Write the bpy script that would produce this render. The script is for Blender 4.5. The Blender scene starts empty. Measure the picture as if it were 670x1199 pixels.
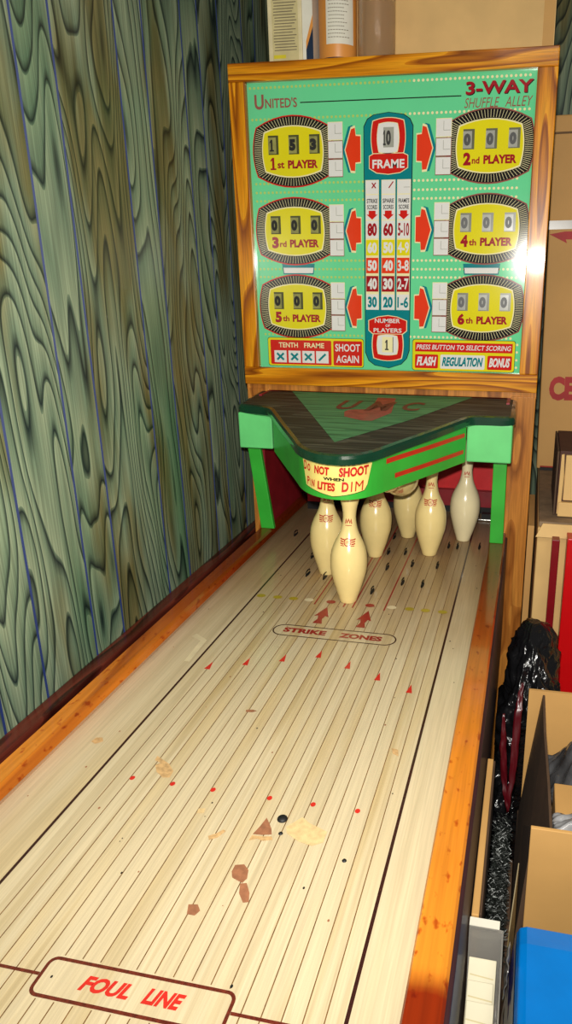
import bpy, bmesh, math, random
from mathutils import Vector, Matrix, noise, Euler
C = bpy.context.scene.collection
SC = bpy.context.scene
H = 0.80                      # playfield height above the floor; geometry is written with the playfield at z = 0
PI = math.pi
rnd = random.Random(7)

# ------------------------------------------------------------------ camera, world, lights, exposure
CAM = Vector((0.34806, -1.73476, 0.64878))
cd = bpy.data.cameras.new('camera'); cam = bpy.data.objects.new('camera', cd); C.objects.link(cam)
cam.location = CAM + Vector((0, 0, H)); cam.rotation_euler = (1.25007, -0.00212, 0.20176)
cd.lens = 845.12 / 1199 * 36; cd.sensor_width = 36
cd.shift_x = -(449.28 - 335) / 1199; cd.shift_y = (602.44 - 599.5) / 1199
cd.clip_start = 0.02
SC.camera = cam
w = bpy.data.worlds.new('room_air'); SC.world = w; w.use_nodes = True
w.node_tree.nodes['Background'].inputs[0].default_value = (1, 0.95, 0.86, 1)
w.node_tree.nodes['Background'].inputs[1].default_value = 0.10
fl = bpy.data.lights.new('phone_flash', 'SPOT'); flo = bpy.data.objects.new('phone_flash', fl); C.objects.link(flo)
fl.energy = 88; fl.spot_size = math.radians(132); fl.spot_blend = 1.0; fl.shadow_soft_size = 0.012; fl.color = (1, 0.97, 0.9)
flo.location = CAM + Vector((-0.012, 0.0, 0.062 + H)); flo.rotation_euler = (1.34, 0, 0.27)
ar = bpy.data.lights.new('ambient_fill', 'AREA'); aro = bpy.data.objects.new('ambient_fill', ar); C.objects.link(aro)
ar.energy = 15; ar.shape = 'RECTANGLE'; ar.size = 1.2; ar.size_y = 0.6; ar.color = (1, 0.93, 0.8)  # unseen overhead area lamp added for even fill beside the flash
aro.location = (0.7, -1.9, 1.6 + H); aro.rotation_euler = (0, 0, 0)
SC.view_settings.view_transform = 'Standard'; SC.view_settings.look = 'None'
SC.view_settings.exposure = 0.0; SC.view_settings.gamma = 1.0; SC.view_settings.use_curve_mapping = False

# ------------------------------------------------------------------ materials
def lin(c):
    return tuple(((v/255)/12.92 if v/255 <= 0.04045 else ((v/255+0.055)/1.055)**2.4) for v in c) + (1,)
MATS = {}
def N(nt, t, **k):
    n = nt.nodes.new(t)
    for a, b in k.items():
        if a[0] == 'i' and a[1:].isdigit(): n.inputs[int(a[1:])].default_value = b
        else: setattr(n, a, b)
    return n
def base(name, rough=0.5, coat=0.0, metallic=0.0, spec=0.5):
    m = bpy.data.materials.new(name); m.use_nodes = True; nt = m.node_tree
    p = nt.nodes['Principled BSDF']; p.inputs['Roughness'].default_value = rough
    p.inputs['Metallic'].default_value = metallic; p.inputs['Coat Weight'].default_value = coat
    p.inputs['Coat Roughness'].default_value = 0.08; p.inputs['Specular IOR Level'].default_value = spec
    MATS[name] = m
    return m, nt, p
def ramp(nt, stops, interp='LINEAR'):
    r = nt.nodes.new('ShaderNodeValToRGB'); r.color_ramp.interpolation = interp
    e = r.color_ramp.elements
    while len(e) < len(stops): e.new(0.5)
    for k, (p, c) in enumerate(stops): e[k].position = p; e[k].color = c
    return r
def plain(name, col, rough=0.5, coat=0.0, metallic=0.0, var=0.12, scale=25, bump=0.0, spec=0.5):
    """flat paint with slight mottling"""
    m, nt, p = base(name, rough, coat, metallic, spec)
    tc = N(nt, 'ShaderNodeTexCoord'); no = N(nt, 'ShaderNodeTexNoise'); no.inputs['Scale'].default_value = scale
    no.inputs['Detail'].default_value = 4
    nt.links.new(tc.outputs['Object'], no.inputs['Vector'])
    c = lin(col)
    r = ramp(nt, [(0.3, tuple(v*(1-var) for v in c[:3])+(1,)), (0.7, tuple(min(1, v*(1+var)) for v in c[:3])+(1,))])
    nt.links.new(no.outputs['Fac'], r.inputs['Fac']); nt.links.new(r.outputs['Color'], p.inputs['Base Color'])
    if bump:
        b = N(nt, 'ShaderNodeBump'); b.inputs['Strength'].default_value = bump; b.inputs['Distance'].default_value = 0.004
        nt.links.new(no.outputs['Fac'], b.inputs['Height']); nt.links.new(b.outputs['Normal'], p.inputs['Normal'])
    return m
def wood(name, dark, mid, light, stretch=(3, 3, 0.5), freq=9, rough=0.35, coat=0.5, attr=None, fine=(220, 220, 6), blot=None, linew=0.3, detail=1.5, patch=None, finestr=0.25, yr=None):
    """wood: grain lines are contours of a stretched noise"""
    m, nt, p = base(name, rough, coat, 0.0, 0.25)
    L = nt.links.new
    tc = N(nt, 'ShaderNodeTexCoord')
    src = tc.outputs['Object']
    if attr:
        at = N(nt, 'ShaderNodeAttribute', attribute_name=attr)
        sc = N(nt, 'ShaderNodeVectorMath', operation='SCALE'); L(at.outputs['Vector'], sc.inputs[0]); sc.inputs['Scale'].default_value = 1.0
        ad = N(nt, 'ShaderNodeVectorMath', operation='ADD'); L(src, ad.inputs[0]); L(sc.outputs[0], ad.inputs[1]); src = ad.outputs[0]
    mp = N(nt, 'ShaderNodeMapping'); mp.inputs['Scale'].default_value = stretch; L(src, mp.inputs['Vector'])
    no = N(nt, 'ShaderNodeTexNoise'); no.inputs['Scale'].default_value = 1; no.inputs['Detail'].default_value = detail; no.inputs['Roughness'].default_value = 0.4
    L(mp.outputs[0], no.inputs['Vector'])
    mu = N(nt, 'ShaderNodeMath', operation='MULTIPLY'); L(no.outputs['Fac'], mu.inputs[0]); mu.inputs[1].default_value = freq
    fr = N(nt, 'ShaderNodeMath', operation='FRACT'); L(mu.outputs[0], fr.inputs[0])
    r = ramp(nt, [(0.0, lin(light)), (1-linew*1.6, lin(mid)), (1-linew*0.45, lin(dark)), (1.0, lin(mid))]); L(fr.outputs[0], r.inputs['Fac'])
    mp2 = N(nt, 'ShaderNodeMapping'); mp2.inputs['Scale'].default_value = fine; L(src, mp2.inputs['Vector'])
    n2 = N(nt, 'ShaderNodeTexNoise'); n2.inputs['Scale'].default_value = 1; n2.inputs['Detail'].default_value = 3; L(mp2.outputs[0], n2.inputs['Vector'])
    r2 = ramp(nt, [(0.35, (1-finestr, 1-finestr, 1-finestr, 1)), (0.65, (1+finestr*0.5,)*3+(1,))]); L(n2.outputs['Fac'], r2.inputs['Fac'])
    mx = N(nt, 'ShaderNodeMix', data_type='RGBA', blend_type='MULTIPLY'); mx.inputs[0].default_value = 1
    L(r.outputs['Color'], mx.inputs[6]); L(r2.outputs['Color'], mx.inputs[7]); out = mx.outputs[2]
    for (col, scl, lo, hi, seed) in (patch or []):
        mp3 = N(nt, 'ShaderNodeMapping'); mp3.inputs['Scale'].default_value = scl; mp3.inputs['Location'].default_value = (seed, seed*2, seed*3); L(src, mp3.inputs['Vector'])
        n3 = N(nt, 'ShaderNodeTexNoise'); n3.inputs['Scale'].default_value = 1; n3.inputs['Detail'].default_value = 3; L(mp3.outputs[0], n3.inputs['Vector'])
        r3 = ramp(nt, [(lo, (0, 0, 0, 1)), (hi, (1, 1, 1, 1))]); L(n3.outputs['Fac'], r3.inputs['Fac'])
        m3 = N(nt, 'ShaderNodeMix', data_type='RGBA', blend_type='MIX'); L(r3.outputs['Color'], m3.inputs[0]); L(out, m3.inputs[6])
        mm = N(nt, 'ShaderNodeMix', data_type='RGBA', blend_type='MULTIPLY'); mm.inputs[0].default_value = 1; L(out, mm.inputs[6]); mm.inputs[7].default_value = lin(col)
        L(mm.outputs[2], m3.inputs[7]); out = m3.outputs[2]
    if yr:   # tone multiplied into the colour along the length: (y, colour multiplier)
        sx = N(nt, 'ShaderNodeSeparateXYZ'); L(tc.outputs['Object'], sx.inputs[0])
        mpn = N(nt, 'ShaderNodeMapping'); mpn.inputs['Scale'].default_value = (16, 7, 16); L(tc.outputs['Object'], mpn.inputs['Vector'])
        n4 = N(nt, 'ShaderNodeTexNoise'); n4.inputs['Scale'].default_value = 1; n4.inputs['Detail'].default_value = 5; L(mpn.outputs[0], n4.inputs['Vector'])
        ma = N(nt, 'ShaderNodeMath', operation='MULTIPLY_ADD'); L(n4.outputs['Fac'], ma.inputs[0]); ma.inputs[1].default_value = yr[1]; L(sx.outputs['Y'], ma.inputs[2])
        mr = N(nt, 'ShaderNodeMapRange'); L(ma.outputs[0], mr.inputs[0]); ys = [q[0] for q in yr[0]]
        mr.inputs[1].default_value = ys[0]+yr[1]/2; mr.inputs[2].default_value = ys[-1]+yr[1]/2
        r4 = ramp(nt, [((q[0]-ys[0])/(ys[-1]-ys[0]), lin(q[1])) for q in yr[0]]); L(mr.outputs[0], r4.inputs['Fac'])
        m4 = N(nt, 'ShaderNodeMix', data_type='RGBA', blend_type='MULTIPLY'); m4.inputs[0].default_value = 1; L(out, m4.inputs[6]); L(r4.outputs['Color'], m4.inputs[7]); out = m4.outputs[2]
    L(out, p.inputs['Base Color'])
    b = N(nt, 'ShaderNodeBump'); b.inputs['Strength'].default_value = 0.15; b.inputs['Distance'].default_value = 0.001
    L(n2.outputs['Fac'], b.inputs['Height']); L(b.outputs['Normal'], p.inputs['Normal'])
    return m

panel = wood('blue_green_panelling', (36, 48, 48), (116, 136, 112), (152, 166, 136), stretch=(7.5, 7.5, 1.35), freq=23, rough=0.36, coat=0.0, attr='plank',
             fine=(300, 300, 5), linew=0.2, detail=1.35, patch=[((218, 188, 152), (9, 9, 1.6), 0.52, 0.64, 3.1), ((178, 212, 198), (5, 5, 0.9), 0.5, 0.66, 8.3)], finestr=0.3)
groove = plain('groove_blue', (16, 38, 92), 0.6)
oak = wood('golden_oak', (134, 66, 0), (206, 126, 8), (230, 156, 24), stretch=(16, 9, 1.3), freq=9, rough=0.3, coat=0.2, linew=0.3, fine=(300, 300, 12))
oak_h = wood('golden_oak_across', (134, 66, 0), (206, 126, 8), (230, 156, 24), stretch=(1.3, 9, 20), freq=9, rough=0.3, coat=0.2, linew=0.3, fine=(10, 300, 300))
pillar_wood = wood('stained_plywood', (140, 80, 26), (180, 112, 44), (198, 130, 54), stretch=(10, 10, 2.2), freq=4, rough=0.45, coat=0.15, linew=0.2, fine=(200, 200, 10))
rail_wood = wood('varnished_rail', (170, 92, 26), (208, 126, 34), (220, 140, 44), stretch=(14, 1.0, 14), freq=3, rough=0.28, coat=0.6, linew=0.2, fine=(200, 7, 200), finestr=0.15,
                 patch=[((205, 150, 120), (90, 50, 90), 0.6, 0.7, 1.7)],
                 yr=([(-1.62, (150, 78, 66)), (-1.25, (150, 78, 66)), (-1.225, (250, 250, 250)), (-0.85, (238, 222, 215)), (-0.55, (190, 140, 135)), (-0.30, (150, 98, 100)), (0.0, (135, 90, 92))], .04))  # dark red near end; redder and darker towards the far end
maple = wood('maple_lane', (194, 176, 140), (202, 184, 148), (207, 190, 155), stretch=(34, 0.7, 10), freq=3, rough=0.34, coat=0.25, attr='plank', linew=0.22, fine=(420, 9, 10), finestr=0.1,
             patch=[((246, 236, 212), (10, 1.2, 2), 0.5, 0.7, 2.2)], yr=([(-1.7, (255, 255, 255)), (-0.62, (255, 255, 255)), (-0.30, (222, 205, 188)), (-0.05, (190, 172, 156)), (0.3, (160, 140, 125))], .22))  # lane darkens towards the pins: dirt, plus shade put into the colour
molding = wood('maroon_molding', (44, 14, 10), (82, 32, 24), (104, 44, 32), stretch=(16, 2, 16), freq=5, rough=0.35, coat=0.3, fine=(160, 10, 160))
line_dk = plain('lane_line_dark', (52, 18, 14), 0.4, 0.3, var=0.3, scale=200)
seam = plain('lane_seam', (112, 78, 40), 0.5, var=0.4, scale=90)
lane_red = plain('lane_red_print', (200, 42, 32), 0.4, 0.2)
lane_dred = plain('lane_dull_red_print', (150, 36, 30), 0.4, 0.2)
lane_yel = plain('lane_yellow_print', (168, 146, 40), 0.4, 0.2)
lane_wht = plain('lane_cream_print', (214, 198, 160), 0.4, 0.2)
lane_brn = plain('foul_line_brown', (98, 36, 22), 0.4, 0.2, var=0.35, scale=300)
g_green = plain('glass_green', (104, 214, 152), 0.09, 1, var=0.05, scale=5)
g_teal = plain('glass_teal', (0, 126, 132), 0.09, 1, var=0.03)
g_red = plain('glass_red', (206, 26, 20), 0.09, 1, var=0.03)
g_dred = plain('glass_crimson', (160, 16, 30), 0.09, 1, var=0.03)
g_org = plain('glass_orange', (228, 58, 22), 0.09, 1, var=0.03)
g_yel = plain('glass_yellow', (226, 214, 16), 0.09, 1, var=0.04, scale=9)
g_blk = plain('glass_black', (18, 14, 14), 0.09, 1, var=0.02)
g_crm = plain('glass_cream', (240, 230, 176), 0.09, 1, var=0.03)
g_wht = plain('glass_white', (226, 224, 220), 0.09, 1, var=0.03)
g_pnk = plain('glass_dull_pink', (150, 84, 74), 0.09, 1, var=0.03)
g_gry = plain('glass_grey', (160, 160, 150), 0.2, 1)
reel = plain('reel_olive', (142, 140, 78), 0.3, 0.4, var=0.25, scale=60)
reel2 = plain('reel_shade', (74, 74, 34), 0.3, 0.4)
digit = plain('reel_digit', (26, 26, 22), 0.4)
dgreen = plain('hood_edge_green', (8, 56, 36), 0.25, 0.6, var=0.15)
lgreen = plain('hood_light_green', (100, 206, 120), 0.45, 0.1, var=0.1, scale=14)
bgreen = plain('hood_bright_green', (52, 174, 54), 0.4, 0.15, var=0.12, scale=12)
htop = wood('worn_dark_hood_top', (30, 30, 26), (50, 48, 38), (88, 86, 72), stretch=(2, 40, 8), freq=6, rough=0.55, coat=0.0, linew=0.35, fine=(12, 260, 20), finestr=0.5)
hmid = wood('worn_green_hood_top', (50, 108, 66), (72, 138, 88), (86, 152, 98), stretch=(2, 40, 8), freq=5, rough=0.55, coat=0.0, linew=0.25, fine=(12, 260, 20), finestr=0.3)
stripe = plain('hood_red_stripe', (196, 44, 20), 0.4, 0.1)
hlogo = plain('hood_faded_red', (150, 62, 54), 0.45, 0.1, var=0.3, scale=60)
decal_c = plain('decal_cream', (244, 224, 128), 0.4, 0.2)
decal_r = plain('decal_red', (196, 26, 22), 0.4, 0.2)
maroon = plain('maroon_panel', (138, 22, 32), 0.5, 0.1, var=0.2)
redp = plain('alcove_red', (206, 26, 30), 0.5, 0.1, var=0.12)
darkred = plain('cabinet_dark_red', (44, 12, 18), 0.6, 0.1, var=0.2)
black = plain('flat_black', (14, 13, 13), 0.6)
wire_m = plain('wire_dark', (24, 22, 20), 0.35, metallic=0.5)
pin_m = plain('pin_ivory', (238, 214, 146), 0.22, 0.3, var=0.06, scale=16)
pin_m2 = plain('pin_pale_ivory', (236, 222, 178), 0.22, 0.3, var=0.05, scale=16)
pin_r = plain('pin_red_print', (178, 30, 22), 0.3, 0.3)
card = plain('cardboard', (206, 158, 92), 0.7, var=0.07, scale=8, bump=0.1)
card_l = plain('pale_cardboard', (222, 182, 118), 0.7, var=0.08, scale=12)
card_d = plain('cardboard_inner_edge', (110, 82, 52), 0.8)
card_g = plain('dusty_dark_cardboard', (134, 110, 84), 0.75, var=0.25, scale=30)
card_b = plain('dark_brown_cardboard', (74, 40, 30), 0.7, var=0.2)
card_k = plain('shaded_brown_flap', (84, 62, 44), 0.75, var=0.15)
print_r = plain('carton_red_ink', (176, 36, 34), 0.6)
tape = plain('packing_tape', (176, 170, 160), 0.25, 0.5)
red_box_m = plain('bright_red_card', (204, 6, 14), 0.35, 0.2, var=0.03)
dred_box = plain('deep_red_card', (128, 4, 18), 0.4, 0.2)
blue_m = plain('blue_glossy_film', (0, 122, 210), 0.2, 0.7, var=0.08, scale=14, bump=0.5)
dblue = plain('navy_print', (12, 34, 140), 0.3, 0.4)
white_p = plain('white_paper', (226, 222, 206), 0.6, var=0.05)
cream_p = plain('cream_envelope', (208, 200, 172), 0.6, var=0.05)
cream_e = plain('envelope_fold', (190, 176, 132), 0.6)
mint = plain('mint_slip', (176, 208, 178), 0.6)
orange_m = plain('canister_orange', (220, 146, 66), 0.4, 0.3, var=0.12, scale=10)
navy = plain('canister_navy', (14, 36, 64), 0.4, 0.3)
ink = plain('small_print_grey', (120, 108, 84), 0.6)
inky = plain('yellow_strip', (216, 200, 40), 0.5)
concrete = plain('floor_concrete', (92, 84, 74), 0.8, var=0.2, scale=6)
bag_m, _nt, _p = base('black_plastic', 0.2, 0.1); _p.inputs['Base Color'].default_value = (0.006, 0.006, 0.007, 1)
_tc = N(_nt, 'ShaderNodeTexCoord'); _n = N(_nt, 'ShaderNodeTexNoise'); _n.inputs['Scale'].default_value = 26; _n.inputs['Detail'].default_value = 3; _n.inputs['Distortion'].default_value = 1.5
_b = N(_nt, 'ShaderNodeBump'); _b.inputs['Strength'].default_value = 0.6; _b.inputs['Distance'].default_value = 0.01
_nt.links.new(_tc.outputs['Object'], _n.inputs['Vector']); _nt.links.new(_n.outputs['Fac'], _b.inputs['Height']); _nt.links.new(_b.outputs['Normal'], _p.inputs['Normal'])
grey_pl = plain('grey_plastic_film', (78, 78, 80), 0.16, 0.5, var=0.5, scale=20, bump=0.9)
silver = plain('silver_foil', (190, 190, 186), 0.25, metallic=0.7, bump=0.6, scale=40)
wine = plain('wine_red_plastic', (72, 5, 14), 0.35, 0.15, bump=0.3)
tinsel_m = plain('dark_tinsel', (44, 48, 45), 0.35, metallic=0.3, var=0.9, scale=200)
def clear(name, col, rough, trans, alpha=1.0):
    m, nt, p = base(name, rough, 0.3); p.inputs['Base Color'].default_value = lin(col); p.inputs['Transmission Weight'].default_value = trans
    p.inputs['Alpha'].default_value = alpha; p.inputs['IOR'].default_value = 1.3
    tc = N(nt, 'ShaderNodeTexCoord'); n = N(nt, 'ShaderNodeTexNoise'); n.inputs['Scale'].default_value = 24; b = N(nt, 'ShaderNodeBump'); b.inputs['Strength'].default_value = 0.3
    b.inputs['Distance'].default_value = 0.004
    nt.links.new(tc.outputs['Object'], n.inputs['Vector']); nt.links.new(n.outputs['Fac'], b.inputs['Height']); nt.links.new(b.outputs['Normal'], p.inputs['Normal'])
    return m
jar_m = clear('brown_clear_plastic', (214, 184, 146), 0.1, 0.6, 0.5)
tub_m = clear('clear_tub', (190, 186, 178), 0.15, 0.5, 0.75)

# ------------------------------------------------------------------ mesh building
class MB:
    def __init__(s): s.v = []; s.f = []; s.m = []; s.mi = []; s.sm = []
    def mat(s, m):
        if m not in s.m: s.m.append(m)
        return s.m.index(m)
    def poly(s, pts, m, smooth=False):
        b = len(s.v); s.v += [tuple(p) for p in pts]; s.f.append(list(range(b, b+len(pts)))); s.mi.append(s.mat(m)); s.sm.append(smooth)
    def faces(s, vs, fs, m, smooth=False):
        b = len(s.v); s.v += [tuple(p) for p in vs]
        for f in fs: s.f.append([b+i for i in f]); s.mi.append(s.mat(m)); s.sm.append(smooth)
    def box(s, x0, x1, y0, y1, z0, z1, m, mt=None):
        P = [(x0,y0,z0),(x1,y0,z0),(x1,y1,z0),(x0,y1,z0),(x0,y0,z1),(x1,y0,z1),(x1,y1,z1),(x0,y1,z1)]
        s.faces(P, [(0,3,2,1),(0,1,5,4),(1,2,6,5),(2,3,7,6),(3,0,4,7)], m); s.faces(P[4:], [(0,1,2,3)], mt or m)
    def prism(s, a, b, m, smooth=False, caps=True):
        """join two closed loops with the same count"""
        n = len(a); s.faces(list(a)+list(b), [(i, (i+1) % n, n+(i+1) % n, n+i) for i in range(n)], m, smooth)
        if caps: s.poly(list(a)[::-1], m); s.poly(list(b), m)
    def lathe(s, prof, m, n=28, c=(0,0,0)):
        vs = []; fs = []
        for r, z in prof:
            for i in range(n): a = 2*PI*i/n; vs.append((c[0]+r*math.cos(a), c[1]+r*math.sin(a), c[2]+z))
        for j in range(len(prof)-1):
            for i in range(n): fs.append((j*n+i, j*n+(i+1) % n, (j+1)*n+(i+1) % n, (j+1)*n+i))
        s.faces(vs, fs, m, True)
    def tube(s, pts, r, m, n=6):
        pts = [Vector(p) for p in pts]; rings = []
        for i, p in enumerate(pts):
            d = (pts[min(i+1, len(pts)-1)] - pts[max(i-1, 0)]).normalized()
            u = d.orthogonal().normalized(); w_ = d.cross(u)
            rings.append([p + r*(math.cos(2*PI*k/n)*u + math.sin(2*PI*k/n)*w_) for k in range(n)])
        for a, b in zip(rings, rings[1:]): s.prism(a, b, m, True, False)
        s.poly(rings[0][::-1], m); s.poly(rings[-1], m)
    def build(s, name, parent=None, bevel=0, origin=None):
        me = bpy.data.meshes.new(name); o0 = Vector(origin) if origin else Vector((0, 0, 0))
        me.from_pydata([tuple(Vector(v)-o0) for v in s.v], [], s.f)
        for m in s.m: me.materials.append(m)
        me.polygons.foreach_set('material_index', s.mi); me.polygons.foreach_set('use_smooth', s.sm); me.update()
        o = bpy.data.objects.new(name, me); C.objects.link(o); o.location = o0
        if parent: o.parent = parent
        if bevel:
            b = o.modifiers.new('b', 'BEVEL'); b.width = bevel; b.segments = 2; b.limit_method = 'ANGLE'; b.angle_limit = math.radians(40)
            wd = o.modifiers.new('w', 'WELD'); wd.merge_threshold = 1e-5
            o.modifiers.move(1, 0)
        return o
def tag(o, label=None, cat=None, group=None, kind=None):
    for k, v in (('label', label), ('category', cat), ('group', group), ('kind', kind)):
        if v: o[k] = v
    return o
def empty(name, loc, label=None, cat=None, group=None):
    o = bpy.data.objects.new(name, None); C.objects.link(o); o.location = loc; o.empty_display_size = 0.05
    return tag(o, label, cat, group)
def plank_attr(o, axis, edges):
    me = o.data; at = me.attributes.new('plank', 'FLOAT_VECTOR', 'FACE'); r = random.Random(11); offs = [(r.uniform(-40, 40), r.uniform(-40, 40), r.uniform(-40, 40)) for _ in range(len(edges)+1)]
    for p in me.polygons:
        k = sum(1 for e in edges if p.center[axis] > e); at.data[p.index].vector = offs[k]

# flat print helpers: 2-D polygons mapped into a plane
_tx = {}
def glyphs(s, bold=0.0, shear=0.0):
    k = (s, bold, shear)
    if s == '1': return [(.30, .13), (.30, .78), (.04, .66), (.04, .80), (.36, 1.0), (.70, 1.0), (.70, .13), (1.0, .13), (1.0, 0), (0, 0), (0, .13)], [(0, 1, 2, 3, 4, 5, 6, 7, 8, 9, 10)]
    if k not in _tx:
        cu = bpy.data.curves.new('t', 'FONT'); cu.body = s; cu.offset = bold; cu.shear = shear; cu.resolution_u = 3
        ob = bpy.data.objects.new('t', cu); me = bpy.data.meshes.new_from_object(ob)
        v = [(p.co.x, p.co.y) for p in me.vertices]; f = [tuple(p.vertices) for p in me.polygons]
        xs = [a for a, _ in v]; ys = [b for _, b in v]
        x0, x1, y0, y1 = min(xs), max(xs), min(ys), max(ys)
        _tx[k] = ([((a-x0)/(x1-x0), (b-y0)/(y1-y0)) for a, b in v], f)
        bpy.data.objects.remove(ob); bpy.data.curves.remove(cu); bpy.data.meshes.remove(me)
    return _tx[k]
def put_text(mb, s, x0, x1, z0, z1, fn, m, bold=0.02, shear=0.0):
    v, f = glyphs(s, bold, shear); mb.faces([fn(x0+a*(x1-x0), z0+b*(z1-z0)) for a, b in v], f, m)
def rr(x0, x1, z0, z1, r, n=5):
    out = []
    for cx, cz, a0 in ((x1-r, z1-r, 0), (x0+r, z1-r, 90), (x0+r, z0+r, 180), (x1-r, z0+r, 270)):
        for i in range(n+1): a = math.radians(a0+90*i/n); out.append((cx+r*math.cos(a), cz+r*math.sin(a)))
    return out
def barrel(cx, cz, hw, hh, bx, bz, n=8):
    """four bowed sides: corners at (hw,hh), sides bulge by bx and top/bottom by bz"""
    o = []
    for i in range(n): t = -1+2*i/n; o.append((cx+hw+bx*(1-t*t), cz+hh*t))
    for i in range(n): t = 1-2*i/n; o.append((cx+hw*t, cz+hh+bz*(1-t*t)))
    for i in range(n): t = 1-2*i/n; o.append((cx-hw-bx*(1-t*t), cz+hh*t))
    for i in range(n): t = -1+2*i/n; o.append((cx+hw*t, cz-hh-bz*(1-t*t)))
    return o
def stroke(mb, pts, wd, fn, m, closed=False):
    """ribbon of constant width along a 2-D polyline"""
    P = [Vector(p) for p in pts]; n = len(P); L_, R_ = [], []
    for i in range(n):
        a = P[i-1] if (closed or i) else P[i]; b = P[(i+1) % n] if (closed or i < n-1) else P[i]
        d1 = (P[i]-a).normalized() if (P[i]-a).length > 1e-9 else None; d2 = (b-P[i]).normalized() if (b-P[i]).length > 1e-9 else None
        d = ((d1 or d2)+(d2 or d1)).normalized(); nn = Vector((-d.y, d.x)); c = max(0.5, nn.dot(Vector((-(d1 or d2).y, (d1 or d2).x))))
        L_.append(P[i]+nn*wd/2/c); R_.append(P[i]-nn*wd/2/c)
    k = n if closed else n-1
    mb.faces([fn(*p) for p in L_+R_], [(i, n+i, n+(i+1) % n, (i+1) % n) for i in range(k)], m)

# ------------------------------------------------------------------ the room
def struct(name, mb, **k): return tag(mb.build(name, **k), kind='structure')
WX = -0.42
grooves = [-1.62, -1.47, -1.36, -1.18, -1.06, -0.912, -0.807, -0.66, -0.566, -0.373, -0.271, -0.104, -0.02, 0.09, 0.24, 0.33, 0.5, 0.6, 0.75, 0.86]
def panelled(name, edges, lo, hi, fixed, axis, sgn, z0=-H, z1=1.75):
    mb = MB(); es = [lo]+[e for e in edges if lo < e < hi]+[hi]; g = 0.0028
    def P(t, d, z): return (fixed+sgn*d, t, z) if axis == 1 else (t, fixed+sgn*d, z)
    for a, b in zip(es, es[1:]):
        mb.poly([P(a+g, 0, z0), P(b-g, 0, z0), P(b-g, 0, z1), P(a+g, 0, z1)], panel)
        for s0, s1 in ((a, a+g), (b-g, b)):
            da, db = (-0.003, 0) if s0 == a else (0, -0.003)
            mb.poly([P(s0, da, z0), P(s1, db, z0), P(s1, db, z1), P(s0, da, z1)], groove)
    # thickness behind
    mb.poly([P(lo, -0.02, z0), P(lo, -0.02, z1), P(hi, -0.02, z1), P(hi, -0.02, z0)], card_d)
    o = struct(name, mb); plank_attr(o, axis, edges); return o
panelled('wall_left', grooves, -2.6, 0.95, WX, 1, 1)
panelled('wall_back', [-0.3, -0.12, 0.05, 0.2, 0.345, 0.46, 0.62, 0.8, 1.0], WX, 1.3, 0.95, 0, -1)
mb = MB(); mb.box(WX-0.02, 1.3, -2.6, 0.97, -H-0.02, -H, concrete); struct('floor', mb)
mb = MB(); mb.box(WX, WX+0.032, -2.6, 0.95, -0.075, -0.030, molding); struct('trim_1', mb, bevel=0.004)

# ------------------------------------------------------------------ the bowling machine
SA = empty('shuffle_bowling_machine', (0, -0.6, -H), 'vintage coin shuffle bowling alley machine with green scoring glass and long wooden lane', 'arcade machine')
SAI = Vector((0, -0.6, -H))
def part(name, mb, parent=None, bevel=0, label=None, origin=None):
    o = mb.build(name, parent or SA, bevel, origin)
    if parent is None: o.location = o.location - SAI
    elif parent is not SA: pass
    if label: o['label'] = label
    return o

# --- cabinet body and legs
mb = MB(); mb.box(-0.305, 0.305, -1.62, 0.0, -0.30, -0.02, darkred); part('cabinet_body', mb, bevel=0.004)
for x in (-0.27, 0.27):
    mb = MB(); mb.prism([(x-.03, -1.58, -.30), (x+.03, -1.58, -.30), (x+.03, -1.52, -.30), (x-.03, -1.52, -.30)], [(x-.02, -1.57, -H), (x+.02, -1.57, -H), (x+.02, -1.53, -H), (x-.02, -1.53, -H)], darkred)
    part('leg', mb)
# --- playfield
YF, YB = -1.62, 0.27
seams = [0.22-0.01955*k for k in range(1, 21)]
LB, RB = -0.2005, 0.2200
mb = MB()
xe = [-0.287, LB]+sorted(seams)+[RB, 0.273]
def stroke_lane(m_, pts, wd, mat_, z=0.0004, closed=False): stroke(m_, pts, wd, lambda a, b: (a, b, z), mat_, closed)
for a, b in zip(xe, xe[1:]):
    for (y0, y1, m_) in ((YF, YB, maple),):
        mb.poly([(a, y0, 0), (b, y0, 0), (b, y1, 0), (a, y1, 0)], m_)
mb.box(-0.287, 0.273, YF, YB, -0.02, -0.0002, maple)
for x in seams:
    segs = [(YF, -1.308), (-1.262, -0.573), (-0.527, YB)] if -0.080 < x < 0.106 else [(YF, YB)]
    if not (-0.080 < x < 0.106) and -0.105 < x < 0.125: segs = [(YF, -0.568), (-0.53, YB)]
    for y0, y1 in segs: mb.poly([(x-.0006, y0, .0002), (x+.0006, y0, .0002), (x+.0006, y1, .0002), (x-.0006, y1, .0002)], seam)
for x in (LB, RB): mb.poly([(x-.002, YF, .0003), (x+.002, YF, .0003), (x+.002, YB, .0003), (x-.002, YB, .0003)], line_dk)
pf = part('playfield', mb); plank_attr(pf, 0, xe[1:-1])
def sub(name, mb, parent, label=None, bevel=0):
    o = mb.build(name, parent, bevel)
    if label: o['label'] = label
    return o
F2 = lambda a, b: (a, b, 0.0007)
# foul line marking
mb = MB(); stroke_lane(mb, rr(-0.084, 0.111, -1.305, -1.266, 0.008), 0.0036, lane_brn, .0006, True)
stroke_lane(mb, [(LB, -1.285), (-0.086, -1.285)], 0.0034, lane_brn, .0006); stroke_lane(mb, [(0.113, -1.285), (RB, -1.285)], 0.0034, lane_brn, .0006)
put_text(mb, 'FOUL', -0.040, 0.012, -1.293, -1.277, F2, lane_red, 0.045, 0.3); put_text(mb, 'LINE', 0.026, 0.066, -1.293, -1.277, F2, lane_red, 0.045, 0.3)
sub('foul_line_marking', mb, pf)
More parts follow.
